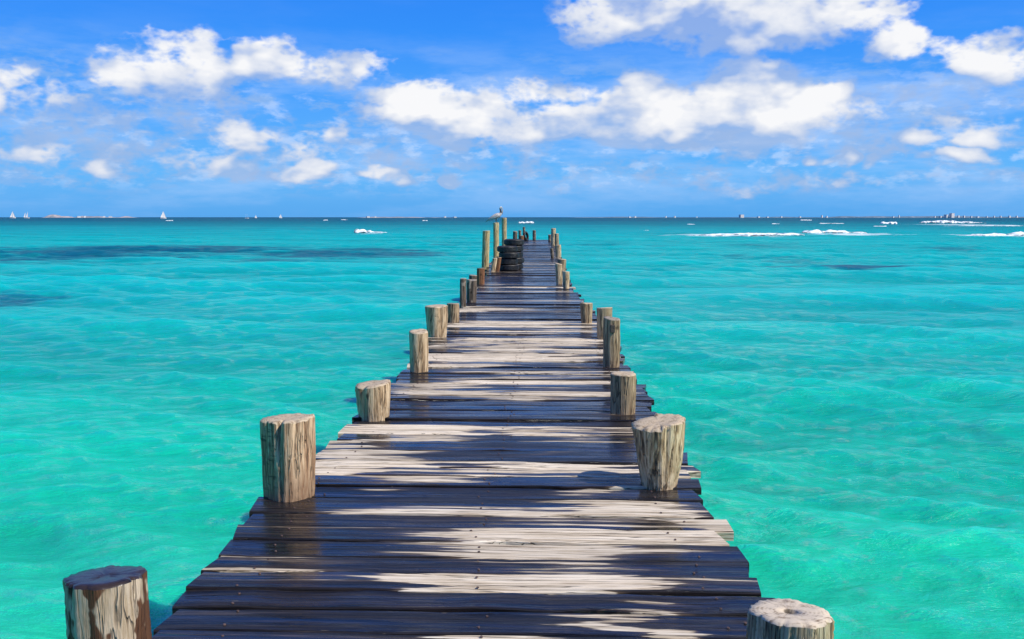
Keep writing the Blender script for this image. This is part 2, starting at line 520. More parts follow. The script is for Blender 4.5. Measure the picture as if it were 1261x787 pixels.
DRY = [deck_ellipse(*e) for e in [
    (365, 575, 518, 598, 1.15), (585, 705, 530, 553, .8), (660, 720, 558, 566, .45), (455, 560, 597, 608, .5), (640, 800, 566, 577, .5),
    (700, 800, 596, 612, .8), (400, 840, 622, 645, .8), (700, 920, 612, 668, 1.0), (255, 520, 676, 708, .9), (430, 900, 652, 706, 1.1),
    (640, 930, 690, 738, 1.1), (780, 925, 734, 768, .9), (840, 960, 755, 800, 1.0), (500, 640, 776, 800, .6),
    (480, 620, 462, 500, .8), (600, 780, 476, 505, .9), (520, 760, 455, 478, .5), (520, 640, 415, 452, 1.0), (600, 775, 412, 448, 1.1), (545, 750, 394, 412, .85),
    (560, 640, 376, 384, .35), (590, 700, 352, 358, .35), (480, 560, 440, 452, .6), (690, 790, 500, 520, .4)]]

def plank_material():
    m, N, out = new_mat('weathered_wet_planks')
    geo = N.n('ShaderNodeNewGeometry')
    P = geo.outputs['Position']
    oi = N.n('ShaderNodeObjectInfo')
    rnd = oi.outputs['Random']
    bl_ = N.sep(oi.outputs['Location'])
    s = N.sep(P)
    off = N.m('MULTIPLY', rnd, 61.0)
    off2 = N.m('MULTIPLY', N.m('FRACT', N.m('MULTIPLY', rnd, 37.7)), 1.0)
    gcoord = N.comb(N.m('ADD', N.m('MULTIPLY', s[0], 1.1), off), N.m('MULTIPLY', s[1], 34.0), N.m('ADD', N.m('MULTIPLY', s[2], 34.0), off))
    g1 = N.noise(gcoord, 1.0, 7.0, .66, dist=.7)
    g2 = N.noise(N.v('MULTIPLY', gcoord, (5.0, 3.6, 3.6)), 1.0, 4.0, .6)
    blotch = N.noise(N.comb(N.m('ADD', N.m('MULTIPLY', s[0], 3.0), off), N.m('MULTIPLY', s[1], 9.0), off), 1.0, 4.0, .6)
    grain = N.m('ADD', N.m('MULTIPLY', g1, .68), N.m('MULTIPLY', g2, .32))
    grain = N.m('ADD', N.m('MULTIPLY', N.m('SUBTRACT', grain, .5), 1.55), .52)
    dry = N.ramp(grain, [(.28, (.060, .042, .030)), (.38, (.34, .275, .205)), (.47, (.61, .53, .42)), (.57, (.74, .665, .56)), (.72, (.82, .765, .68))])
    ck = N.noise(N.v('MULTIPLY', gcoord, (.55, 1.0, 1.0)), 1.0, 3.0, .6, dist=.4)
    crack = N.ss(N.m('ABSOLUTE', N.m('SUBTRACT', ck, .5)), .022, .004)
    dry = N.mix(N.m('MULTIPLY', crack, .85), dry, (.03, .024, .02))
    dry = N.mix(N.ss(blotch, .45, .75, 0, .55), dry, N.mix(1.0, dry, (.70, .66, .62), 'MULTIPLY'))
    tint = N.lin(off2, 0, 1, .74, 1.08)
    dry = N.mix(1.0, dry, N.comb(tint, N.m('MULTIPLY', tint, .965), N.m('MULTIPLY', tint, .89)), 'MULTIPLY')
    wetc = N.ramp(grain, [(.32, (.004, .004, .005)), (.48, (.013, .012, .0135)), (.62, (.026, .023, .024)), (.76, (.060, .050, .048))])
    brown = N.ss(N.noise(N.comb(N.m('ADD', N.m('MULTIPLY', s[0], .8), off), N.m('MULTIPLY', s[1], 14.0), off), 1.0, 3.0, .6), .54, .70, 0, .55)
    wetc = N.mix(brown, wetc, (.040, .026, .020))
    # wet / dry map: puddles dried back along each board
    wn = N.v('SUBTRACT', N.noise(N.comb(N.m('MULTIPLY', s[0], .34), N.m('MULTIPLY', s[1], 9.0), off), 1.0, 5.0, .62, col=True), (.5, .5, .5))
    warp = N.v('MULTIPLY', wn, (1.7, .12, 0))
    by = N.m('ADD', bl_[1], N.m('MULTIPLY', N.m('SUBTRACT', s[1], bl_[1]), .40))
    bx = N.m('ADD', s[0], N.m('MULTIPLY', N.m('SUBTRACT', N.m('FRACT', N.m('MULTIPLY', rnd, 91.3)), .5), 1.1))
    fld = ellipse_field(N, N.comb(bx, by, 0), DRY, warp)
    st = N.noise(N.comb(N.m('ADD', N.m('MULTIPLY', s[0], .33), off), N.m('MULTIPLY', s[1], 23.0), off), 1.0, 6.0, .60)
    st2 = N.noise(N.comb(N.m('MULTIPLY', s[0], 1.4), N.m('MULTIPLY', s[1], 3.0), 3.0), 1.0, 4.0, .6)
    fld = N.m('MAXIMUM', fld, -0.42)
    fld = N.m('ADD', fld, N.m('MULTIPLY', N.m('SUBTRACT', st, .5), 2.5))
    fld = N.m('ADD', fld, N.m('MULTIPLY', N.m('SUBTRACT', st2, .5), .6))
    fld = N.m('ADD', fld, N.m('MULTIPLY', N.m('SUBTRACT', off2, .5), 1.55))
    fld = N.m('SUBTRACT', fld, .38)
    fld = N.m('ADD', fld, N.m('MULTIPLY', N.m('SUBTRACT', g2, .5), .25))
    dm = N.ss(fld, -.04, .07)
    # a few dry grains surviving inside the wet boards
    speck = N.ss(N.noise(N.v('MULTIPLY', gcoord, (6, 2.2, 1)), 1.0, 3.0, .7), .70, .76, 0, .35)
    mask = N.m('MAXIMUM', dm, speck)
    damp = N.ss(fld, -.34, .02, 0, .75)
    wetc = N.mix(damp, wetc, N.mix(1.0, dry, (.21, .175, .15), 'MULTIPLY'))
    col = N.mix(mask, wetc, dry)
    # pooled water film: mirror-smooth in streaks, half wet elsewhere
    film = N.ss(N.noise(N.comb(N.m('ADD', N.m('MULTIPLY', s[0], .7), off), N.m('MULTIPLY', s[1], 10.0), 5.0), 1.0, 4.0, .55), .40, .60)
    rw = N.lin(film, 0, 1, .36, .07)
    rough = N.m('ADD', N.m('MULTIPLY', N.m('SUBTRACT', 1.0, mask), rw), N.m('MULTIPLY', mask, .85))
    bstr = N.m('ADD', .10, N.m('MULTIPLY', mask, .90))
    bstr = N.m('ADD', bstr, N.m('MULTIPLY', N.m('SUBTRACT', 1.0, film), .18))
    hgt = N.m('SUBTRACT', N.m('MULTIPLY', grain, bstr), N.m('MULTIPLY', crack, .35))
    nrm = N.bump(hgt, .55, .012)
    spec = N.m('MULTIPLY', N.lin(mask, 0, 1, 1.0, .3), N.lin(film, 0, 1, .16, .55))
    principled(N, out, col, rough, nrm, 1.45, spec)
    return m
PLANK_M = plank_material()

def beam_material():
    m, N, out = new_mat('dark_beam_wood')
    tcn = N.n('ShaderNodeTexCoord').outputs['Object']
    g = N.noise(N.v('MULTIPLY', tcn, (6, 6, 14)), 1.0, 5.0, .6)
    principled(N, out, N.ramp(g, [(.3, (.02, .016, .013)), (.7, (.11, .088, .07))]), .7, N.bump(g, .5, .01))
    return m
BEAM_M = beam_material()
nail_m, Nn, outn = new_mat('rusty_nail')
gn_ = Nn.noise(Nn.n('ShaderNodeNewGeometry').outputs['Position'], 90.0, 2.0)
principled(Nn, outn, Nn.ramp(gn_, [(.3, (.03, .018, .014)), (.7, (.16, .10, .08))]), .6)

pier = bpy.data.objects.new('wooden_pier', None)
COL.objects.link(pier)
pier.location = (xl(20) * .5 + xr(20) * .5, 20, 0)
tag(pier, 'long narrow pier of wet dark and bleached planks running out to sea', 'pier')
PO = pier.location.copy()
def under(o):                      # parent to the pier, keeping the world position
    o.parent = pier
    o.location = Vector(o.location) - PO
    return o

near_rows = [823, 802, 781, 751.5, 730, 708, 688, 667, 649.5, 634, 614, 600, 587.5, 577, 569, 555, 543, 535, 524]
bounds = [on_plane(PW / 2, y, DECK).y for y in near_rows]
pre = []
y = bounds[0]
while y > -1.6:
    y -= random.uniform(.19, .23); pre.append(y)
bounds = pre[::-1] + bounds
YEND = on_plane(660, 295.4, DECK).y
while bounds[-1] < YEND:
    y = bounds[-1]
    bounds.append(y + (random.uniform(.17, .25) if y < 14 else random.uniform(.22, .30)))

def plank_mesh(L, W, T, seg, near):
    """one board: L along x, W along y, wavering edges, chamfered arrises, uneven ends"""
    rg = np.random.default_rng(random.randrange(1 << 30))
    t = np.linspace(-.5, .5, seg + 1)
    def wob(a, n):
        v = np.zeros(seg + 1)
        for i in range(1, n + 1):
            v += rg.normal(0, 1) * np.sin(t * math.pi * 2 * i * rg.uniform(.5, 1.3) + rg.uniform(0, 6.28)) / i ** .5
        return v * a
    e0 = wob(.0035, 5); e1 = wob(.0035, 5)
    if near:
        for _ in range(random.randint(1, 5)):           # chipped arris
            k = rg.integers(1, seg); (e0 if rg.random() < .5 else e1)[k] += rg.uniform(-.018, -.005)
    top = wob(.0025, 4)
    sk = rg.uniform(-.02, .02)                           # saw cut off square
    ch = .006
    V = []; 
    for i, tt in enumerate(t):
        x = tt * L
        ex = sk * (1 if abs(tt) > .49 else 0)
        a = -W / 2 - e0[i] * -1 if False else -W / 2 - e0[i]
        b = W / 2 + e1[i]
        z = top[i]
        V += [(x + ex, a, z - ch), (x + ex, a + ch, z), (x - ex * .0, (a + b) / 2, z + .001), (x - ex, b - ch, z), (x - ex, b, z - ch), (x - ex, b, -T), (x + ex, a, -T)]
    Fc = []
    n = 7
    for i in range(seg):
        for k in range(n):
            k2 = (k + 1) % n
            Fc.append((i * n + k, (i + 1) * n + k, (i + 1) * n + k2, i * n + k2))
    Fc.append(tuple(range(n)))
    Fc.append(tuple(seg * n + k for k in range(n))[::-1])
    me = mesh_np('plank', V, [f[::-1] for f in Fc])
    me.materials.append(PLANK_M)
    return me

nails = []
nplank = 0
for i in range(len(bounds) - 1):
    y0, y1 = bounds[i], bounds[i + 1]
    yc = (y0 + y1) / 2
    near = yc < 14
    gap = random.uniform(.007, .017) if near else random.uniform(.010, .022)
    W = (y1 - y0) - gap
    jl, jr = (random.gauss(0, .022), random.gauss(0, .03)) if near else (random.gauss(0, .035), random.gauss(0, .045))
    a, b = xl(yc) + jl, xr(yc) + jr
    me = plank_mesh(b - a, W, random.uniform(.042, .055), 16 if yc < 8 else (9 if near else 4), near)
    o = link('plank', me, None, None, ((a + b) / 2, yc, DECK + random.gauss(0, .006)),
             (random.gauss(0, .010), random.gauss(0, .0016), random.gauss(0, .004 if near else .002)))
    under(o)
    nplank += 1
    if yc < 13:
        for fx in (.10, .50, .90):
            for fy in (-.27, .24):
                nails.append((a + (b - a) * fx + random.gauss(0, .022), yc + W * (fy + random.gauss(0, .06)), o.location.z + PO.z + .0035))
print('planks', nplank)
bmn = bmesh.new()
for (x, y, z) in nails:
    bmesh.ops.create_cone(bmn, cap_ends=True, segments=7, radius1=.0068, radius2=.0055, depth=.004, matrix=Matrix.Translation((x, y, z)))
men = bpy.data.meshes.new('nail_heads'); bmn.to_mesh(men); bmn.free()
nh = link('nail_heads', men, nail_m); tag(nh, kind='stuff'); under(nh)

# frame under the deck: stringers, cross beams, piles
SB = box_mesh('stringer', .12, 5.9, .18, BEAM_M, .008)
yb = -1.2
while yb < YEND - 2:
    ym = yb + 3.0
    for fx in (.10, .5, .90):
        x0 = xl(yb) + (xr(yb) - xl(yb)) * fx; x1 = xl(yb + 6) + (xr(yb + 6) - xl(yb + 6)) * fx
        L = min(6.0, YEND - yb - .3)
        o = link('stringer', SB, None, None, ((x0 + x1) / 2, yb + L / 2, DECK - .15), (0, 0, -math.atan2(x1 - x0, 6.0)))
        o.scale = (1, L / 6.0, 1)
        under(o)
    yb += 6.0
CBm = box_mesh('cross_beam', 1, .14, .16, BEAM_M, .006)
bmp = bmesh.new()
bmesh.ops.create_cone(bmp, cap_ends=True, segments=14, radius1=.12, radius2=.105, depth=2.2)
mep = bpy.data.meshes.new('pile'); bmp.to_mesh(mep); bmp.free(); mep.materials.append(BEAM_M)
yb = 1.8
while yb < YEND:
    w = xr(yb) - xl(yb)
    o = link('cross_beam', CBm, None, None, ((xl(yb) + xr(yb)) / 2, yb, DECK - .322)); o.scale = (w * .94, 1, 1); under(o)
    for fx in (.14, .86):
        o = link('pile', mep, None, None, (xl(yb) + w * fx, yb + .19, DECK - .26 - 1.1)); under(o)
    yb += 4.3

# ------------------------------------------------------------------ posts
def post_material(name, pale, mid, dark, patch=None, patch_amt=0.0, foot=None, streak=1.0, cross=0.0):
    m, N, out = new_mat(name)
    oc = N.n('ShaderNodeTexCoord').outputs['Object']
    rnd = N.n('ShaderNodeObjectInfo').outputs['Random']
    so = N.sep(oc)
    o3 = N.m('MULTIPLY', rnd, 40.0)
    fc = N.comb(N.m('ADD', N.m('MULTIPLY', so[0], 26.0), o3), N.m('MULTIPLY', so[1], 26.0), N.m('MULTIPLY', so[2], 2.2))
    f1 = N.noise(fc, 1.0, 6.0, .66, dist=.5)
    f2 = N.noise(N.v('MULTIPLY', fc, (3.4, 3.4, 2.4)), 1.0, 4.0, .6)
    bl = N.noise(N.v('ADD', N.v('MULTIPLY', oc, (5, 5, 2.6)), N.comb(o3, o3, 0)), 1.0, 4.0, .6)
    fib = N.m('ADD', N.m('MULTIPLY', f1, .62), N.m('MULTIPLY', f2, .38))
    fib = N.m('ADD', N.m('MULTIPLY', N.m('SUBTRACT', fib, .5), streak * 1.15), .5)
    col = N.ramp(fib, [(.32, dark), (.44, mid), (.56, pale), (.72, tuple(min(.82, c * 1.18) for c in pale))])
    col = N.mix(N.ss(bl, .46, .70, 0, .6), col, N.mix(.65, col, mid))
    ck = N.noise(N.v('MULTIPLY', fc, (.62, .62, .55)), 1.0, 3.0, .6, dist=.3)
    crack = N.ss(N.m('ABSOLUTE', N.m('SUBTRACT', ck, .5)), .022, .004)
    col = N.mix(N.m('MULTIPLY', crack, .55), col, tuple(c * .5 for c in dark))
    if cross:
        cx = N.noise(N.v('ADD', N.v('MULTIPLY', oc, (9, 9, 62)), N.comb(o3, 0, 0)), 1.0, 3.0, .6)
        side = N.ss(so[0], -.01, -.05)
        col = N.mix(N.m('MULTIPLY', N.m('MULTIPLY', N.ss(cx, .54, .64), side), cross), col, dark)
    if patch is not None:
        pn = N.noise(N.v('ADD', N.v('MULTIPLY', oc, (7.5, 7.5, 4.2)), N.comb(o3, 3.0, 1.0)), 1.0, 3.0, .5)
        pc = N.mix(f1, tuple(c * .6 for c in patch), tuple(min(1, c * 1.4) for c in patch))
        col = N.mix(N.ss(pn, .62 - patch_amt * .25, .65 - patch_amt * .25), col, pc)
    if foot is not None:
        fn = N.m('ADD', N.m('MULTIPLY', so[2], 3.6), N.m('MULTIPLY', N.m('SUBTRACT', bl, .5), 2.2))
        col = N.mix(N.ss(fn, .9, -.1, 0, .75), col, foot)
    kv = N.n('ShaderNodeTexVoronoi', feature='F1')
    N.put(kv.inputs['Vector'], N.v('ADD', N.v('MULTIPLY', oc, (6.5, 6.5, 4.0)), N.comb(o3, o3, 0)))
    kv.inputs['Scale'].default_value = 1.0
    col = N.mix(N.ss(N.m('ADD', kv.outputs['Distance'], N.m('MULTIPLY', f2, .12)), .21, .13, 0, .85), col, tuple(c * .8 for c in dark))
    h = N.m('SUBTRACT', N.m('ADD', f1, N.m('MULTIPLY', f2, .5)), N.m('MULTIPLY', crack, .8))
    principled(N, out, col, .78, N.bump(h, .75, .014), 1.45, .25)
    return m

PALE, CREAM = (.56, .49, .39), (.62, .57, .49)
PM = {
    'pale': post_material('pale_post_wood', (.68, .50, .31), (.42, .25, .135), (.07, .048, .033), foot=(.26, .15, .085), streak=1.15, cross=.75),
    'cream': post_material('cream_post_wood', (.68, .52, .325), (.42, .28, .15), (.07, .055, .04), streak=1.3),
    'grey': post_material('grey_post_wood', (.48, .355, .215), (.26, .175, .10), (.045, .036, .028), streak=1.25),
    'bark': post_material('bark_patched_post_wood', (.60, .49, .35), (.42, .32, .20), (.10, .07, .05), patch=(.115, .055, .028), patch_amt=.30),
    'stain': post_material('stained_post_wood', (.62, .51, .33), (.32, .24, .14), (.04, .03, .024), patch=(.42, .24, .10), patch_amt=.16, streak=1.6),
    'yellow': post_material('yellow_post_wood', (.60, .49, .26), (.40, .30, .14), (.10, .07, .035), streak=1.2),
    'rust': post_material('red_brown_post_wood', (.33, .16, .075), (.19, .085, .042), (.05, .026, .016), streak=1.1),
    'dark': post_material('dark_post_wood', (.20, .155, .115), (.10, .075, .055), (.024, .019, .016), patch=(.34, .28, .21), patch_amt=.10, streak=1.3),
}

def top_material(name, a, b, hole=False, wet=False):
    m, N, out = new_mat(name)
    oc = N.n('ShaderNodeTexCoord').outputs['Object']
    so = N.sep(oc)
    rnd = N.m('MULTIPLY', N.n('ShaderNodeObjectInfo').outputs['Random'], 30.0)
    flat = N.comb(so[0], so[1], 0)
    wob = N.noise(N.v('ADD', flat, N.comb(rnd, 0, 0)), 9.0, 4.0, .6)
    rad = N.m('ADD', N.v('LENGTH', flat), N.m('MULTIPLY', wob, .035))
    rings = N.m('ADD', N.m('MULTIPLY', N.m('SINE', N.m('MULTIPLY', rad, 420.0)), .5), .5)
    ang = N.m('ARCTAN2', so[0], so[1])
    rayn = N.noise(N.comb(N.m('MULTIPLY', ang, 7.0), N.m('MULTIPLY', rad, 6.0), rnd), 1.0, 5.0, .7)
    bl = N.noise(N.v('ADD', flat, N.comb(rnd, 1, 2)), 22.0, 4.0, .6)
    t = N.m('ADD', N.m('MULTIPLY', rings, .07), N.m('ADD', N.m('MULTIPLY', rayn, .28), N.m('MULTIPLY', bl, .70)))
    col = N.ramp(t, [(.36, b), (.52, a), (.80, tuple(min(.86, c * 1.15) for c in a))])
    if hole:
        col = N.mix(N.ss(N.m('ADD', rad, N.m('MULTIPLY', bl, .02)), .055, .043), col, (.012, .009, .008))
    principled(N, out, col, .28 if wet else .8, N.bump(t, .5, .006), 1.45, .5 if wet else .2)
    return m
TM = {'pale': top_material('sawn_end_grain', (.50, .40, .275), (.15, .095, .055)),
      'heart': top_material('sawn_end_grain_with_heart_hole', (.58, .49, .37), (.17, .11, .065), hole=True),
      'wet': top_material('wet_end_grain', (.035, .024, .022), (.010, .008, .009), wet=True),
      'dark': top_material('grey_end_grain', (.30, .26, .21), (.06, .05, .04))}

def build_post(spec):
    """post standing through the deck: shaft mesh (uneven lathe) and a sawn top"""
    x0, x1, yt, yb = spec['px']
    xc = (x0 + x1) / 2
    fz = spec.get('floor', DECK)
    front = on_plane(xc, yb, fz)
    rad = (x1 - x0) / 2 / px_scale(front)
    for _ in range(3):
        c = front + Vector((front.x, front.y, 0)).normalized() * rad * .9
        rad = (x1 - x0) / 2 / px_scale(c)
    lo, hi = 0.02, 4.0
    for _ in range(40):
        mid = (lo + hi) / 2
        if to_px((c.x, c.y, fz + mid))[1] > yt: lo = mid
        else: hi = mid
    H = lo
    H -= rad * .15 if H < 1.0 else 0
    seg = spec.get('seg', 40); rows = spec.get('rows', 12)
    rg = np.random.default_rng(int(x0 * 7 + yb * 13))
    th = np.linspace(0, 2 * math.pi, seg, endpoint=False)
    lobe = np.zeros(seg)
    for k in range(2, 5):
        lobe += rg.normal(0, .06 / (k - 1)) * np.cos(k * th + rg.uniform(0, 6.28))
    px_w = ((1 + lobe) * np.cos(th)).max() - ((1 + lobe) * np.cos(th)).min()
    rad *= 2.0 / px_w * .985
    fibre = rg.normal(0, 1, seg); fibre = (fibre + np.roll(fibre, 1) * .6) * .016
    if seg < 30: fibre *= .8
    tilt = spec.get('tilt', (rg.normal(0, .06), rg.normal(0, .06)))
    lean = spec.get('lean', (rg.normal(0, .03), rg.normal(0, .02)))
    basew = spec.get('base', 1.0)
    notch = list(spec.get('notch', []))
    if seg >= 40:                                      # drying splits running down from the cut
        for _ in range(9 if seg >= 60 else 4):
            notch.append((rg.uniform(-math.pi, math.pi), rg.uniform(.03, .09), rg.uniform(.03, .06), rg.uniform(.25, 1.4)))
    zb = -1.0 if fz == DECK else fz - .4
    zb_rel = zb - fz
    zs = np.concatenate([[zb_rel, -.25], np.linspace(-.03, H, rows)])
    V = []
    for iz, z in enumerate(zs):
        u = min(max(z / H, 0), 1)
        tp = basew + (1 - basew) * (u ** .8) if z > 0 else basew
        slow = 1 + .022 * np.sin(2 * th + z * 6) + .016 * np.sin(th + z * 12) + .012 * np.sin(3 * th - z * 19)
        r = rad * tp * (1 + lobe + fibre * (.6 + .8 * rg.random())) * slow
        for (a, dp, wd, ln) in notch:
            dth = (th - a + math.pi) % (2 * math.pi) - math.pi
            r = r - rad * dp * np.exp(-(dth / wd) ** 2) * max(0, 1 - (1 - u) / ln)
        cx, cy = lean[0] * z, lean[1] * z
        zt = np.full(seg, z)
        if u > .6:
            ztop = tilt[0] * r * np.cos(th) + tilt[1] * r * np.sin(th)
            for (a, dp, wd, ln) in spec.get('notch', []):
                dth = (th - a + math.pi) % (2 * math.pi) - math.pi
                ztop = ztop - rad * dp * .55 * np.exp(-(dth / (wd * 1.5)) ** 2)
            if 'step' in spec:                       # one half sawn higher than the other
                ztop = ztop + spec['step'] * np.where(np.cos(th - spec.get('step_a', 0)) > 0, 1, 0)
            ztop = ztop + np.convolve(rg.normal(0, .006 if seg >= 60 else .004, seg + 4), np.ones(5) / 5, 'valid')
            zt = zt + ztop * (u - .6) / .4
        for k in range(seg):
            V.append((cx + r[k] * math.cos(th[k]), cy + r[k] * math.sin(th[k]), zt[k]))
    Fc = []
    nz = len(zs)
    for i in range(nz - 1):
        for k in range(seg):
            k2 = (k + 1) % seg
            Fc.append((i * seg + k, i * seg + k2, (i + 1) * seg + k2, (i + 1) * seg + k))
    Fc.append(tuple(range(seg))[::-1])
    me = mesh_np('shaft', V, Fc, True)
    me.materials.append(PM[spec['pal']])
    # sawn top: rim, rounded shoulder, disc
    rim = [Vector(v) for v in V[(nz - 1) * seg:]]
    cen = sum(rim, Vector()) / seg
    rmean = sum((Vector((p.x, p.y, 0)) - Vector((cen.x, cen.y, 0))).length for p in rim) / seg
    TV = []; TF = []
    rings_ = [(1.0, -.002), (.965, .008), (.72, .010), (.42, .009), (.17, .008), (.13, .007)]
    hz = .05 if spec.get('top') == 'heart' else 0
    for q, dz in rings_:
        for p in rim:
            dv = p - cen
            fl = Vector((dv.x, dv.y, 0))
            rm = q * fl.length + (1 - q) * rmean
            w = cen + fl.normalized() * q * rm
            w.z = cen.z + (tilt[0] * (w.x - cen.x) + tilt[1] * (w.y - cen.y)) * (1 - q ** 3) + (p.z - cen.z) * q ** 3
            TV.append((w.x, w.y, w.z + dz + rg.normal(0, .0005) - (hz if q < .15 else 0)))
    for i in range(len(rings_) - 1):
        for k in range(seg):
            k2 = (k + 1) % seg
            TF.append((i * seg + k, i * seg + k2, (i + 1) * seg + k2, (i + 1) * seg + k))
    TF.append(tuple((len(rings_) - 1) * seg + k for k in range(seg)))
    tme = mesh_np('sawn_top', TV, TF, True)
    tme.materials.append(TM[spec.get('top', 'pale')])
    e = bpy.data.objects.new(spec.get('name', 'wooden_post'), None)
    COL.objects.link(e)
    e.location = (c.x, c.y, fz)
    e.empty_display_size = .2
    link('shaft', me, None, e)
    link('sawn_top', tme, None, e)
    tag(e, spec['label'], 'post', spec.get('group', 'timber posts along the pier'))
    spec['c'] = c; spec['H'] = H; spec['rad'] = rad
    return e

T = 'on the tyre side'
POSTS = [
    dict(px=(90, 183, 705, 842), pal='bark', top='wet', seg=80, rows=26, tilt=(.05, -.09), base=1.0, lean=(0, 0), label='thick post with peeling brown bark patches and dark wet flat top'),
    dict(px=(322, 390, 511, 618), pal='pale', top='pale', seg=90, rows=30, tilt=(.06, -.05), base=.93, lean=(.02, 0), notch=[(R(-96), .30, .07, .55), (R(-150), .16, .12, 1.3), (R(-60), .10, .06, .9)],
         label='stout pale post with cracked face, cross-scored stripe and reddish foot at the wet edge'),
    dict(px=(439, 483, 470, 517), pal='cream', top='pale', seg=60, rows=18, base=.86, notch=[(R(-120), .26, .22, 1.3)], tilt=(.12, 0), label='squat two-lobed post with a deep groove down its front'),
    dict(px=(505, 528, 407, 459), pal='cream', top='pale', seg=40, base=.98, lean=(0, 0), label='slim straight light brown post beside the bleached boards, away from its neighbours'),
    dict(px=(524, 552, 375, 416), pal='cream', top='pale', seg=40, base=.82, notch=[(R(-60), .2, .2, 1.0)], label='broad pale post narrowing to its foot, in front of a smaller dull post'),
    dict(px=(551, 566, 373, 398), pal='grey', top='dark', seg=28, label='small dull grey post tucked behind a broad pale post'),
    dict(px=(566, 574, 343, 378), pal='dark', top='dark', seg=24, label='thin dark post with pale streaks, one of a tight pair'),
    dict(px=(574, 587, 344, 373), pal='dark', top='dark', seg=24, base=.9, notch=[(R(-90), .3, .25, 1.2)], label='dark split post with pale streaks, thicker one of a tight pair'),
    dict(px=(576, 586, 338.5, 367), pal='dark', top='dark', seg=20, label='short black-topped post just behind the tight pair of dark posts'),
    dict(px=(587, 596.5, 330, 350), pal='rust', top='dark', seg=24, label='reddish brown post at the foot of a tall yellowish post'),
    dict(px=(593, 602, 284.5, 329), pal='yellow', top='pale', seg=28, rows=16, lean=(.035, 0), base=1.0, label='tall yellowish post rising between the reddish post and the tyres'),
    dict(px=(607.5, 614.5, 274.5, 316), pal='yellow', top='pale', seg=28, rows=16, lean=(0, 0), tilt=(0, 0), label='tall yellowish post with the pelican standing on it'),
    dict(px=(618, 624, 268.5, 308), pal='yellow', top='pale', seg=28, rows=16, lean=(0, 0), label='tall yellowish bare post beside the pelican, behind the tyre stack'),
    dict(px=(604, 610, 318, 335), pal='cream', top='pale', seg=24, lean=(.16, 0), label='short leaning pale stump against the tyre stack'),
    dict(px=(609.5, 615, 317, 334.5), pal='rust', top='pale', seg=24, lean=(.16, 0), label='short leaning brown stump between pale stump and tyre stack'),
    dict(px=(631.5, 637, 284.6, 299), pal='dark', top='dark', seg=20, label='dark brown square-cut post behind the tyres'),
    dict(px=(638.5, 642, 283.5, 297.5), pal='dark', top='dark', seg=18, label='narrow dark post between two others near the pier end'),
    dict(px=(640, 645, 290, 298), pal='rust', top='dark', seg=18, label='short rusty brown stump near the pier end'),
    dict(px=(644, 647, 279.5, 296.5), pal='dark', top='dark', seg=18, label='thin tall black post rising near the pier end'),
    dict(px=(656, 660, 283.5, 295.8), pal='dark', top='pale', seg=18, label='lone dark post with pale cap at the very end of the pier'),
    # the other side, from the far end towards the shore
    dict(px=(675, 679, 289, 298), pal='dark', top='dark', seg=18, label='low dark post beside the tallest pale post of the cluster opposite the pelican'),
    dict(px=(678.5, 684.5, 281, 302.5), pal='cream', top='pale', seg=22, label='tallest pale post in the cluster opposite the pelican'),
    dict(px=(683.5, 688.5, 287.5, 305.5), pal='grey', top='pale', seg=22, label='brown-grey post touching the tallest pale post of the cluster'),
    dict(px=(684, 691, 301.5, 317), pal='cream', top='pale', seg=22, label='short cream post below the far cluster, opposite the tyres'),
    dict(px=(678.5, 682.5, 306, 318), pal='dark', top='dark', seg=18, label='short black leaning stump on the deck opposite the tyres', lean=(-.1, 0)),
    dict(px=(686, 696.5, 318.5, 334), pal='grey', top='pale', seg=26, label='weathered brown-grey post standing just outside a taller pale post, opposite the tyres'),
    dict(px=(684.5, 693, 324.5, 350), pal='cream', top='pale', seg=26, label='tall-looking pale post leaning over the deck edge opposite the reddish post', base=.9),
    dict(px=(692.5, 702, 334, 355), pal='cream', top='pale', seg=26, base=.8, label='pale post tapering to its foot above a dark gap in the boards'),
    dict(px=(714.5, 730, 372.5, 399), pal='grey', top='pale', seg=36, base=.86, notch=[(R(-80), .2, .25, 1.2)], label='gnarled grey-brown post with hollow streaks, next before the flat-topped pair'),
    dict(px=(734, 753.5, 378, 419), pal='grey', top='pale', seg=40, label='grey post with bright top standing behind a slimmer brown post', base=.9),
    dict(px=(742.5, 763, 391, 452), pal='grey', top='dark', seg=48, rows=16, lean=(0, 0), label='upright brown post with a small dark slot near its top'),
    dict(px=(751.5, 782, 459, 511), pal='grey', top='pale', seg=60, rows=18, lean=(0, 0), tilt=(.02, .02), base=.98, label='medium grey-brown post with bright flat top and shaded flank'),
    dict(px=(779, 843, 518, 606), pal='cream', top='pale', seg=96, rows=30, tilt=(.08, .04), base=.66, lean=(-.02, 0), notch=[(R(-76), .13, .07, .7), (R(-115), .08, .05, 1.3), (R(-140), .10, .08, 1.2)], step=.022, step_a=R(0), label='massive pale post narrowing to its foot with a notched top'),
    dict(px=(921, 1018, 749, 842), pal='stain', top='heart', seg=96, rows=26, tilt=(.0, -.13), base=1.0, lean=(0, 0), label='thick post with pale sawn top and a dark hole at its heart'),
]
for sp_ in POSTS:
    post_ = build_post(sp_)
    if 'slot' in sp_['label']:                         # the bolt slot cut near its top
        fa_ = math.atan2(-sp_['c'].y, -sp_['c'].x) + .12
        link('slot', box_mesh('slot', .03, .045, .085, BEAM_M, .004), None, post_, (sp_['rad'] * .985 * math.cos(fa_), sp_['rad'] * .985 * math.sin(fa_), sp_['H'] - .10), (0, 0, fa_))

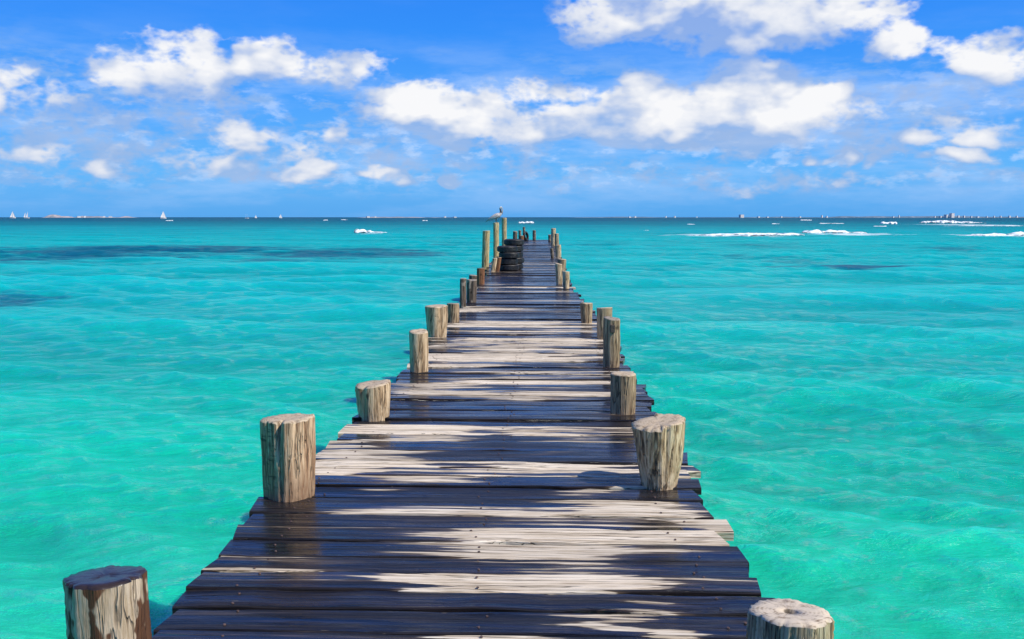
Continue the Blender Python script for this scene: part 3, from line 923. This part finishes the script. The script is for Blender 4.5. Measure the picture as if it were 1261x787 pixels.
# ------------------------------------------------------------------ tyres
rub_m, Nr, outr = new_mat('black_rubber')
rn = Nr.noise(Nr.n('ShaderNodeNewGeometry').outputs['Position'], 14.0, 5.0, .6)
principled(Nr, outr, Nr.ramp(rn, [(.3, (.008, .008, .009)), (.55, (.026, .025, .025)), (.75, (.085, .080, .075))]), .5, Nr.bump(rn, .2, .01))

def tyre_meshes():
    Ro, Ri, W = .31, .19, .19
    prof = [(Ri, -.055), (Ri + .018, -.080), (Ro - .05, -W / 2), (Ro - .014, -W / 2 + .012), (Ro, -W / 2 + .04), (Ro + .004, 0), (Ro, W / 2 - .04), (Ro - .014, W / 2 - .012), (Ro - .05, W / 2), (Ri + .018, .080), (Ri, .055),
            (Ri + .03, .06), (Ro - .03, .07), (Ro - .02, 0), (Ro - .03, -.07), (Ri + .03, -.06)]
    seg = 44; n = len(prof)
    V = [(r * math.cos(2 * math.pi * i / seg), r * math.sin(2 * math.pi * i / seg), z) for i in range(seg) for r, z in prof]
    Fc = [(i * n + k, ((i + 1) % seg) * n + k, ((i + 1) % seg) * n + (k + 1) % n, i * n + (k + 1) % n) for i in range(seg) for k in range(n)]
    side = mesh_np('sidewall', V, Fc, True)
    side.materials.append(rub_m)
    bm = bmesh.new()
    for i in range(40):
        for j, z in enumerate((-.052, -.017, .017, .052)):
            a = 2 * math.pi * (i + .5 * (j % 2)) / 40
            mtx = Matrix.Rotation(a, 4, 'Z') @ Matrix.Translation((Ro + .002, 0, z))
            bmesh.ops.create_cube(bm, size=1.0, matrix=mtx @ Matrix.Diagonal((.018, .036, .027, 1)))
    tr = bpy.data.meshes.new('tread'); bm.to_mesh(tr); bm.free()
    tr.materials.append(rub_m)
    return side, tr
TS, TT_ = tyre_meshes()
def tyre(loc, rot, label, sc=1.0, group='old tyres stacked on the pier'):
    e = bpy.data.objects.new('old_tyre', None); COL.objects.link(e)
    e.location = loc; e.rotation_euler = rot; e.scale = (sc,) * 3
    sw = link('sidewall', TS, None, e); link('tread', TT_, None, sw)
    tag(e, label, 'tyre', group)
    return e
fr_ = on_plane(625.5, 334, DECK)
px1 = px_scale(fr_ + Vector((0, .3, 0)))
sc1 = (638 - 613.5) / px1 / .62
def stack(base, n, where):
    names = ['bottom', 'second', 'third', 'fourth', 'topmost']
    for k in range(n):
        nm = names[k] if k < n - 1 else 'topmost'
        tyre((base.x + random.gauss(0, .018), base.y + random.gauss(0, .018), DECK + (.098 + .192 * k) * sc1), (random.gauss(0, .012), random.gauss(0, .012), random.uniform(0, 6)),
             '%s black tyre of the %s' % (nm, where), sc1)
c1_ = fr_ + Vector((0, .31 * sc1, 0))
stack(c1_, 4, 'lower front stack on the pier deck')
stack(c1_ + Vector((.15, .66 * sc1, 0)), 5, 'taller stack behind the front stack')
pe = on_plane(647.5, 296.5, DECK)
tyre((pe.x, pe.y + .2, DECK + .31), (R(80), 0, R(65)), 'lone dark tyre propped on edge near the pier end', 1.0)

# ------------------------------------------------------------------ pelican on the tall post
def feather_mat(name, a, b, sc=30):
    m, N, out = new_mat(name)
    oc = N.n('ShaderNodeTexCoord').outputs['Object']
    f = N.noise(N.v('MULTIPLY', oc, (.5, 1, 1)), sc, 4.0, .6)
    principled(N, out, N.ramp(f, [(.35, b), (.62, a)]), .75, N.bump(f, .4, .008))
    return m
F_GREY = feather_mat('silver_grey_feathers', (.62, .58, .55), (.30, .27, .26))
F_DARK = feather_mat('dark_neck_feathers', (.06, .045, .04), (.02, .016, .015))
F_PALE = feather_mat('pale_head_feathers', (.78, .74, .64), (.55, .50, .42))
F_BILL = feather_mat('bill_horn', (.52, .46, .38), (.28, .24, .2), 12)
def loft(name, pts, seg, mat):
    """smooth tube through (centre, radius_side, radius_up) in the xz plane"""
    V = []; Fc = []
    for i, (p, rs, ru) in enumerate(pts):
        a = Vector(pts[max(i - 1, 0)][0]); b = Vector(pts[min(i + 1, len(pts) - 1)][0])
        t = (b - a).normalized()
        side = Vector((0, 1, 0)); up = t.cross(side).normalized() * -1
        for k in range(seg):
            an = 2 * math.pi * k / seg
            V.append(Vector(p) + side * math.cos(an) * rs + up * math.sin(an) * ru)
    for i in range(len(pts) - 1):
        for k in range(seg):
            k2 = (k + 1) % seg
            Fc.append((i * seg + k, i * seg + k2, (i + 1) * seg + k2, (i + 1) * seg + k))
    Fc.append(tuple(range(seg))[::-1]); Fc.append(tuple((len(pts) - 1) * seg + k for k in range(seg)))
    me = mesh_np(name, V, Fc, True)
    me.materials.append(mat)
    return me
pel_post = [p for p in POSTS if 'pelican standing' in p['label']][0]
pel = bpy.data.objects.new('pelican', None); COL.objects.link(pel)
pel.location = (pel_post['c'].x, pel_post['c'].y, DECK + pel_post['H'] + .008)
pel.scale = (1.0,) * 3
tag(pel, 'grey pelican perched on a tall post, neck upright and bill tucked down', 'pelican')
body = loft('body', [((-.30, 0, .12), .02, .012), ((-.24, 0, .15), .06, .04), ((-.14, 0, .20), .105, .085), ((-.02, 0, .255), .125, .115), ((.09, 0, .30), .115, .105), ((.165, 0, .345), .075, .075),
                    ((.195, 0, .40), .045, .05), ((.19, 0, .46), .034, .036), ((.172, 0, .52), .030, .032), ((.165, 0, .575), .030, .032), ((.178, 0, .615), .036, .036), ((.205, 0, .628), .034, .032), ((.235, 0, .618), .018, .018)], 14, F_GREY)
body.materials.append(F_DARK); body.materials.append(F_PALE)
for p_ in body.polygons:
    z = p_.center.z
    p_.material_index = 2 if z > .575 else (1 if z > .40 else 0)
body_o = link('body', body, None, pel)
for sgn in (-1, 1):
    w = loft('wing', [((-.40, .035 * sgn, .055), .010, .012), ((-.30, .075 * sgn, .12), .018, .045), ((-.16, .112 * sgn, .205), .022, .075), ((0, .122 * sgn, .275), .022, .080), ((.10, .105 * sgn, .315), .018, .055), ((.15, .085 * sgn, .335), .008, .02)], 10, F_GREY)
    link('wing', w, None, pel)
    bm = bmesh.new()
    bmesh.ops.create_cone(bm, cap_ends=True, segments=8, radius1=.013, radius2=.016, depth=.13, matrix=Matrix.Translation((.0, .05 * sgn, .085)))
    for a in (-.5, 0, .5):
        bmesh.ops.create_cone(bm, cap_ends=True, segments=6, radius1=.006, radius2=.010, depth=.08, matrix=Matrix.Translation((.035 * math.cos(a), .05 * sgn + .035 * math.sin(a), .010)) @ Matrix.Rotation(a, 4, 'Z') @ Matrix.Rotation(R(90), 4, 'Y'))
    lg = bpy.data.meshes.new('leg'); bm.to_mesh(lg); bm.free(); lg.materials.append(F_DARK)
    link('leg', lg, None, pel)
    bm = bmesh.new(); bmesh.ops.create_uvsphere(bm, u_segments=8, v_segments=6, radius=.006, matrix=Matrix.Translation((.208, .032 * sgn, .634)))
    ey = bpy.data.meshes.new('eye'); bm.to_mesh(ey); bm.free(); ey.materials.append(F_DARK); link('eye', ey, None, body_o)
link('tail', loft('tail', [((-.44, 0, .035), .05, .008), ((-.36, 0, .085), .055, .012), ((-.26, 0, .145), .04, .02)], 10, F_GREY), None, pel)
link('bill', loft('bill', [((.225, 0, .622), .018, .018), ((.246, 0, .57), .018, .020), ((.256, 0, .48), .016, .022), ((.258, 0, .38), .012, .016), ((.252, 0, .325), .005, .006)], 10, F_BILL), None, body_o)

# ------------------------------------------------------------------ breaking waves
foam_m, Nf, outf = new_mat('sea_foam')
pf = Nf.n('ShaderNodeNewGeometry').outputs['Position']
fnz = Nf.noise(pf, 1.6, 6.0, .7)
hz_ = Nf.sep(Nf.n('ShaderNodeTexCoord').outputs['Object'])
rag = Nf.noise(Nf.v('MULTIPLY', pf, (.55, 1.1, 1.6)), 1.0, 5.0, .7)
foam_a = Nf.ss(Nf.m('ADD', hz_[2], Nf.m('MULTIPLY', Nf.m('SUBTRACT', rag, .5), 1.8)), .04, .30)
fp = principled(Nf, outf, Nf.ramp(fnz, [(.28, (.66, .82, .84)), (.44, (.88, .90, .90))]), .85, Nf.bump(fnz, .5, .15), spec=.1)
fp.inputs['Alpha'].default_value = 1.0
foam_m.node_tree.links.new(foam_a, fp.inputs['Alpha'])
def breaker(px0, px1, yb, yt, label, y=None, prof=None, depth=None):
    """a rolling crest of white water lying across the view"""
    A = on_plane(px0, yb, 0) if y is None else at_dist(px0, y)
    B = on_plane(px1, yb, 0) if y is None else at_dist(px1, y)
    L = (B - A).length
    C = (A + B) / 2
    H = (yb - yt) / px_scale(C) * .66
    D = depth or max(1.0, H * 3.0)
    rg = np.random.default_rng(int(px0 * 3 + yb * 7))
    nx, ns = max(24, min(150, int(L / .35))), 10
    u = np.linspace(0, 1, nx)
    h = np.zeros(nx)
    for k in range(1, 14):
        h += rg.normal(0, 1) * np.sin(u * k * 2.7 + rg.uniform(0, 6.28)) / k ** .45
    h = .70 + .11 * h
    h = np.clip(h, .3, 1.1)
    if prof is not None:
        h *= np.interp(u, np.linspace(0, 1, len(prof)), prof)
    h *= np.clip(np.minimum(u, 1 - u) * 14, 0, 1) ** .6
    V = []; Fc = []
    off = np.cumsum(rg.normal(0, .10, nx)) * D * .25
    for i in range(nx):
        for k in range(ns):
            v = k / (ns - 1)
            yy = (v - .5) * D * (.55 + .45 * h[i]) + off[i]
            pr = math.sin(math.pi * v ** .75) ** 1.1
            jit = rg.normal(0, .05) * H if 0 < k < ns - 1 else 0
            V.append(((u[i] - .5) * L + rg.normal(0, .05) * H, yy + rg.normal(0, .06) * D, (max(-.1, h[i] * H * pr + jit * h[i]) - (.12 if k in (0, ns - 1) or i in (0, nx - 1) else 0)) / H))
    for i in range(nx - 1):
        for k in range(ns - 1):
            a = i * ns + k
            Fc.append((a, a + ns, a + ns + 1, a + 1))
    me = mesh_np('breaking_wave', V, Fc, True)
    o = link('breaking_wave', me, foam_m, None, C, (0, 0, math.atan2(B.y - A.y, B.x - A.x)))
    o.scale = (1, 1, H)
    tag(o, label, 'wave', 'white breakers offshore')
    return o
breaker(815, 992, 290.5, 281.5, 'long thin white breaker thinning out towards the pier', prof=[.25, .15, .45, .7, .8, .75, .9, 1.0])
breaker(985, 1070, 288, 278, 'tallest foaming breaker at the thick end of the long thin one', prof=[.7, 1, .9, .8, .6, .45])
breaker(1186, 1300, 291, 283, 'broad breaker with a ragged streak trailing towards the pier', prof=[.25, .6, .9, 1, .9, .6])
breaker(1132, 1212, 275, 267.6, 'far bright breaker in front of the built-up coast', prof=[.5, .9, 1, .7, .5, .3])
breaker(1083, 1104, 276, 271, 'small far breaker beside the bright one off the built-up coast')
breaker(436, 478, 287, 277.5, 'solitary white breaker on the side of the sailing boats', prof=[.9, 1, .7, .4, .25])
breaker(638, 658, 275, 271, 'small white crest just beyond the pier end')
for k_, (a, b, yy) in enumerate([(204, 213, 272), (398, 404, 271.5), (420, 428, 271), (846, 856, 276.5), (790, 800, 284.5), (1008, 1040, 275.5), (1075, 1092, 279), (950, 960, 276), (1160, 1262, 278.5), (1195, 1225, 289), (520, 527, 272), (985, 1000, 271.5)]):
    o = breaker(a, b, yy, yy - random.uniform(1.2, 1.7), 'little whitecap fleck out on the open sea')
    o['group'] = 'little whitecaps'

# ------------------------------------------------------------------ far shore and boats
sand_m, Ns_, outs = new_mat('far_island_land')
pn_ = Ns_.noise(Ns_.n('ShaderNodeTexCoord').outputs['Object'], .02, 5.0, .6)
principled(Ns_, outs, Ns_.ramp(pn_, [(.35, (.16, .20, .22)), (.6, (.42, .36, .36))]), .9)
scrub_m, Nq, outq = new_mat('far_coast_land')
pq = Nq.noise(Nq.n('ShaderNodeTexCoord').outputs['Object'], .03, 5.0, .6)
principled(Nq, outq, Nq.ramp(pq, [(.35, (.06, .12, .17)), (.6, (.16, .22, .28)), (.75, (.5, .47, .43))]), .9)
def land(name, px0, px1, dist, hpx, mat, seed):
    A = at_dist(px0, dist); B = at_dist(px1, dist)
    L = (B - A).length; C = (A + B) / 2
    H = hpx / (F / dist)
    rg = np.random.default_rng(seed)
    nx, ny = 120, 9
    u = np.linspace(0, 1, nx)
    h = np.zeros(nx)
    for k in range(1, 18):
        h += rg.normal(0, 1) * np.sin(u * k * 3.1 + rg.uniform(0, 6.28)) / k ** .7
    h = np.clip(.55 + .22 * h, .12, 1.1) * np.clip(np.minimum(u, 1 - u) * 7, 0, 1)
    V = [((u[i] - .5) * L, (k / (ny - 1) - .5) * dist * .03, h[i] * H * math.sin(math.pi * k / (ny - 1)) - (.4 if k in (0, ny - 1) else 0)) for i in range(nx) for k in range(ny)]
    Fc = [(i * ny + k, (i + 1) * ny + k, (i + 1) * ny + k + 1, i * ny + k + 1) for i in range(nx - 1) for k in range(ny - 1)]
    o = link(name, mesh_np(name, V, Fc, True), mat, None, C, (0, 0, math.atan2(B.y - A.y, B.x - A.x)))
    tag(o, kind='structure')
    return o, A, B
D_ISL, D_CST = 5200.0, 4200.0
land('island', 58, 90, D_ISL, 3.6, sand_m, 3)
land('low_coast', 92, 166, D_ISL, 1.9, sand_m, 4)
land('low_coast', 700, 1010, D_CST + 400, 1.8, scrub_m, 8)
land('headland', 1000, 1330, D_CST, 3.2, scrub_m, 5)
land('low_coast', 440, 570, D_CST + 600, 1.3, sand_m, 6)

bl_m, Nb, outb = new_mat('white_render_wall')
bn = Nb.noise(Nb.n('ShaderNodeTexCoord').outputs['Object'], .3, 3.0)
principled(Nb, outb, Nb.ramp(bn, [(.3, (.62, .60, .57)), (.7, (.82, .81, .78))]), .8)
wd_m, Nw, outw = new_mat('dark_window')
wn_ = Nw.noise(Nw.n('ShaderNodeTexCoord').outputs['Object'], .5, 2.0)
principled(Nw, outw, Nw.ramp(wn_, [(.3, (.05, .07, .09)), (.7, (.10, .13, .16))]), .2)
def far_building(px, wpx, hpx, dist, storeys, label, cat='building'):
    C = at_dist(px, dist - dist * .016)
    s = dist / F
    w, h, d = wpx * s, hpx * s, wpx * s * .7
    e = bpy.data.objects.new('seafront_building', None); COL.objects.link(e)
    e.location = (C.x, C.y, .0); e.rotation_euler = (0, 0, R(random.uniform(25, 45))); tag(e, label, cat, 'white buildings on the far shore')
    me = box_mesh('wall', w, d, h + 1.0, bl_m, .2)
    link('wall', me, None, e, (0, 0, h / 2 - .5))
    link('roof', box_mesh('roof', w * 1.05, d * 1.05, .6, bl_m, .1), None, e, (0, 0, h + .3))
    nw = max(2, int(w / 5))
    wm = box_mesh('window', 2.0, .3, 1.5, wd_m)
    if wpx >= 3.5:
        for si in range(storeys):
            for wi in range(nw):
                link('window', wm, None, e, ((wi + .5) / nw * w - w / 2, -d / 2 - .05, (si + .55) * h / storeys))
    return e
far_building(913, 5, 3.6, D_CST, 3, 'white block alone on the far shore beyond the long breaker')
far_building(1172, 5, 5.2, D_CST, 4, 'tall pale building crowning the built-up headland')
far_building(1165, 5, 3.6, D_CST, 3, 'lower pale building adjoining the tall one on the headland')
for px in (1100, 1107, 1151, 1158, 1180, 1187, 1196, 1204, 1215, 1224, 1232, 1243, 1252, 1012, 1018):
    far_building(px, random.uniform(1.5, 3), random.uniform(1.4, 2.8), D_CST, 2, 'little white building in the row along the headland')
for px in (775, 782, 820, 831, 858, 934, 945, 962, 985):
    far_building(px, random.uniform(1.4, 3), random.uniform(1.0, 1.7), D_CST + 350, 2, 'low white speck of a building on the flat far coast')
for px in (453, 462, 548, 560):
    far_building(px, random.uniform(2, 4), random.uniform(1.0, 1.6), D_CST + 600, 1, 'low white building beyond the solitary breaker')
for px in (97, 104, 128, 136):
    far_building(px, random.uniform(2, 4.5), random.uniform(1.2, 1.8), D_ISL, 1, 'low white building on the flat shore beside the island')

sail_m, Nsl, outsl = new_mat('sail_cloth')
sn = Nsl.noise(Nsl.n('ShaderNodeTexCoord').outputs['Object'], .6, 3.0)
principled(Nsl, outsl, Nsl.ramp(sn, [(.3, (.76, .75, .70)), (.7, (.84, .83, .80))]), .7)
def sailboat(px, top, dist, kind, label):
    C = at_dist(px, dist)
    H = (HOR - top + 2550 / dist * .0) / (F / dist) + EYE
    H *= .88
    k = H / 12.0
    e = bpy.data.objects.new('sailing_boat', None); COL.objects.link(e)
    e.location = (C.x, C.y, 0); e.scale = (k,) * 3
    e.rotation_euler = (0, 0, R(35) + random.uniform(-.2, .2))
    tag(e, label, 'boat', 'sailing boats on the horizon')
    sec = [(-4.2, .9, .75), (-2.5, 1.35, .9), (0, 1.5, .95), (2.5, 1.1, 1.05), (4.6, .06, 1.25)]
    V = []; Fc = []
    for x, b, z in sec:
        V += [(x, -b, z), (x, -b * .75, .1), (x, 0, -.45), (x, b * .75, .1), (x, b, z)]
    for i in range(4):
        for q in range(4):
            a = i * 5 + q; Fc.append((a, a + 1, a + 6, a + 5))
        Fc.append((i * 5 + 4, i * 5, i * 5 + 5, i * 5 + 9))
    Fc.append((0, 4, 3, 2, 1))
    link('hull', mesh_np('hull', V, Fc), bl_m, e)
    def mast(x, h):
        bm = bmesh.new(); bmesh.ops.create_cone(bm, cap_ends=True, segments=8, radius1=.12, radius2=.06, depth=h, matrix=Matrix.Translation((x, 0, h / 2 + .6)))
        me = bpy.data.meshes.new('mast'); bm.to_mesh(me); bm.free(); link('mast', me, bl_m, e)
    def sail(pts, nm):
        n = 7; V = []; Fc = []
        a, b, c = [Vector(p) for p in pts]      # tack, clew, head
        for i in range(n + 1):
            v = i / n
            for j in range(n + 1):
                u_ = j / n
                p = (a.lerp(b, u_)).lerp(c, v) 
                p.y += .55 * math.sin(math.pi * u_) * (1 - v)
                V.append(p)
        V += [p + Vector((0, .03, 0)) for p in V]
        m_ = (n + 1) ** 2
        for i in range(n):
            for j in range(n):
                q = i * (n + 1) + j
                Fc.append((q, q + 1, q + n + 2, q + n + 1)); Fc.append((m_ + q, m_ + q + n + 1, m_ + q + n + 2, m_ + q + 1))
        link(nm, mesh_np(nm, V, Fc, True), sail_m, e)
    if kind == 'bare':
        mast(.8, 10.8); mast(-2.6, 8.0)
    elif kind == 'twin':
        mast(1.8, 11); mast(-2.0, 10.5)
        sail([(1.7, .05, 1.6), (-1.4, .3, 1.6), (1.7, 0, 11.3)], 'sail'); sail([(-2.1, .05, 1.6), (-5.0, .3, 1.6), (-2.1, 0, 10.8)], 'sail')
    else:
        mast(.6, 11.2)
        sail([(.5, .05, 1.6), (-3.9, .5, 1.7), (.5, 0, 11.4)], 'mainsail'); sail([(4.4, .0, 1.4), (.9, .5, 1.6), (.75, 0, 10.4)], 'jib')
    return e
sailboat(15.5, 258.5, 2300, 'sloop', 'white sailing boat next to the two-masted one off the island')
sailboat(33, 259.5, 2300, 'twin', 'sailing boat carrying two upright sails side by side, off the island')
sailboat(201, 258, 1700, 'sloop', 'white sailing boat alone with both sails set, tallest on the horizon')
sailboat(304, 261, 1900, 'bare', 'moored boat with two bare masts on the horizon')
sailboat(315, 264, 2600, 'sloop', 'tiny white sailing boat close to the bare-masted one')
sailboat(345.5, 262.5, 2300, 'sloop', 'small sailing boat apart, between the bare-masted boat and the solitary breaker')
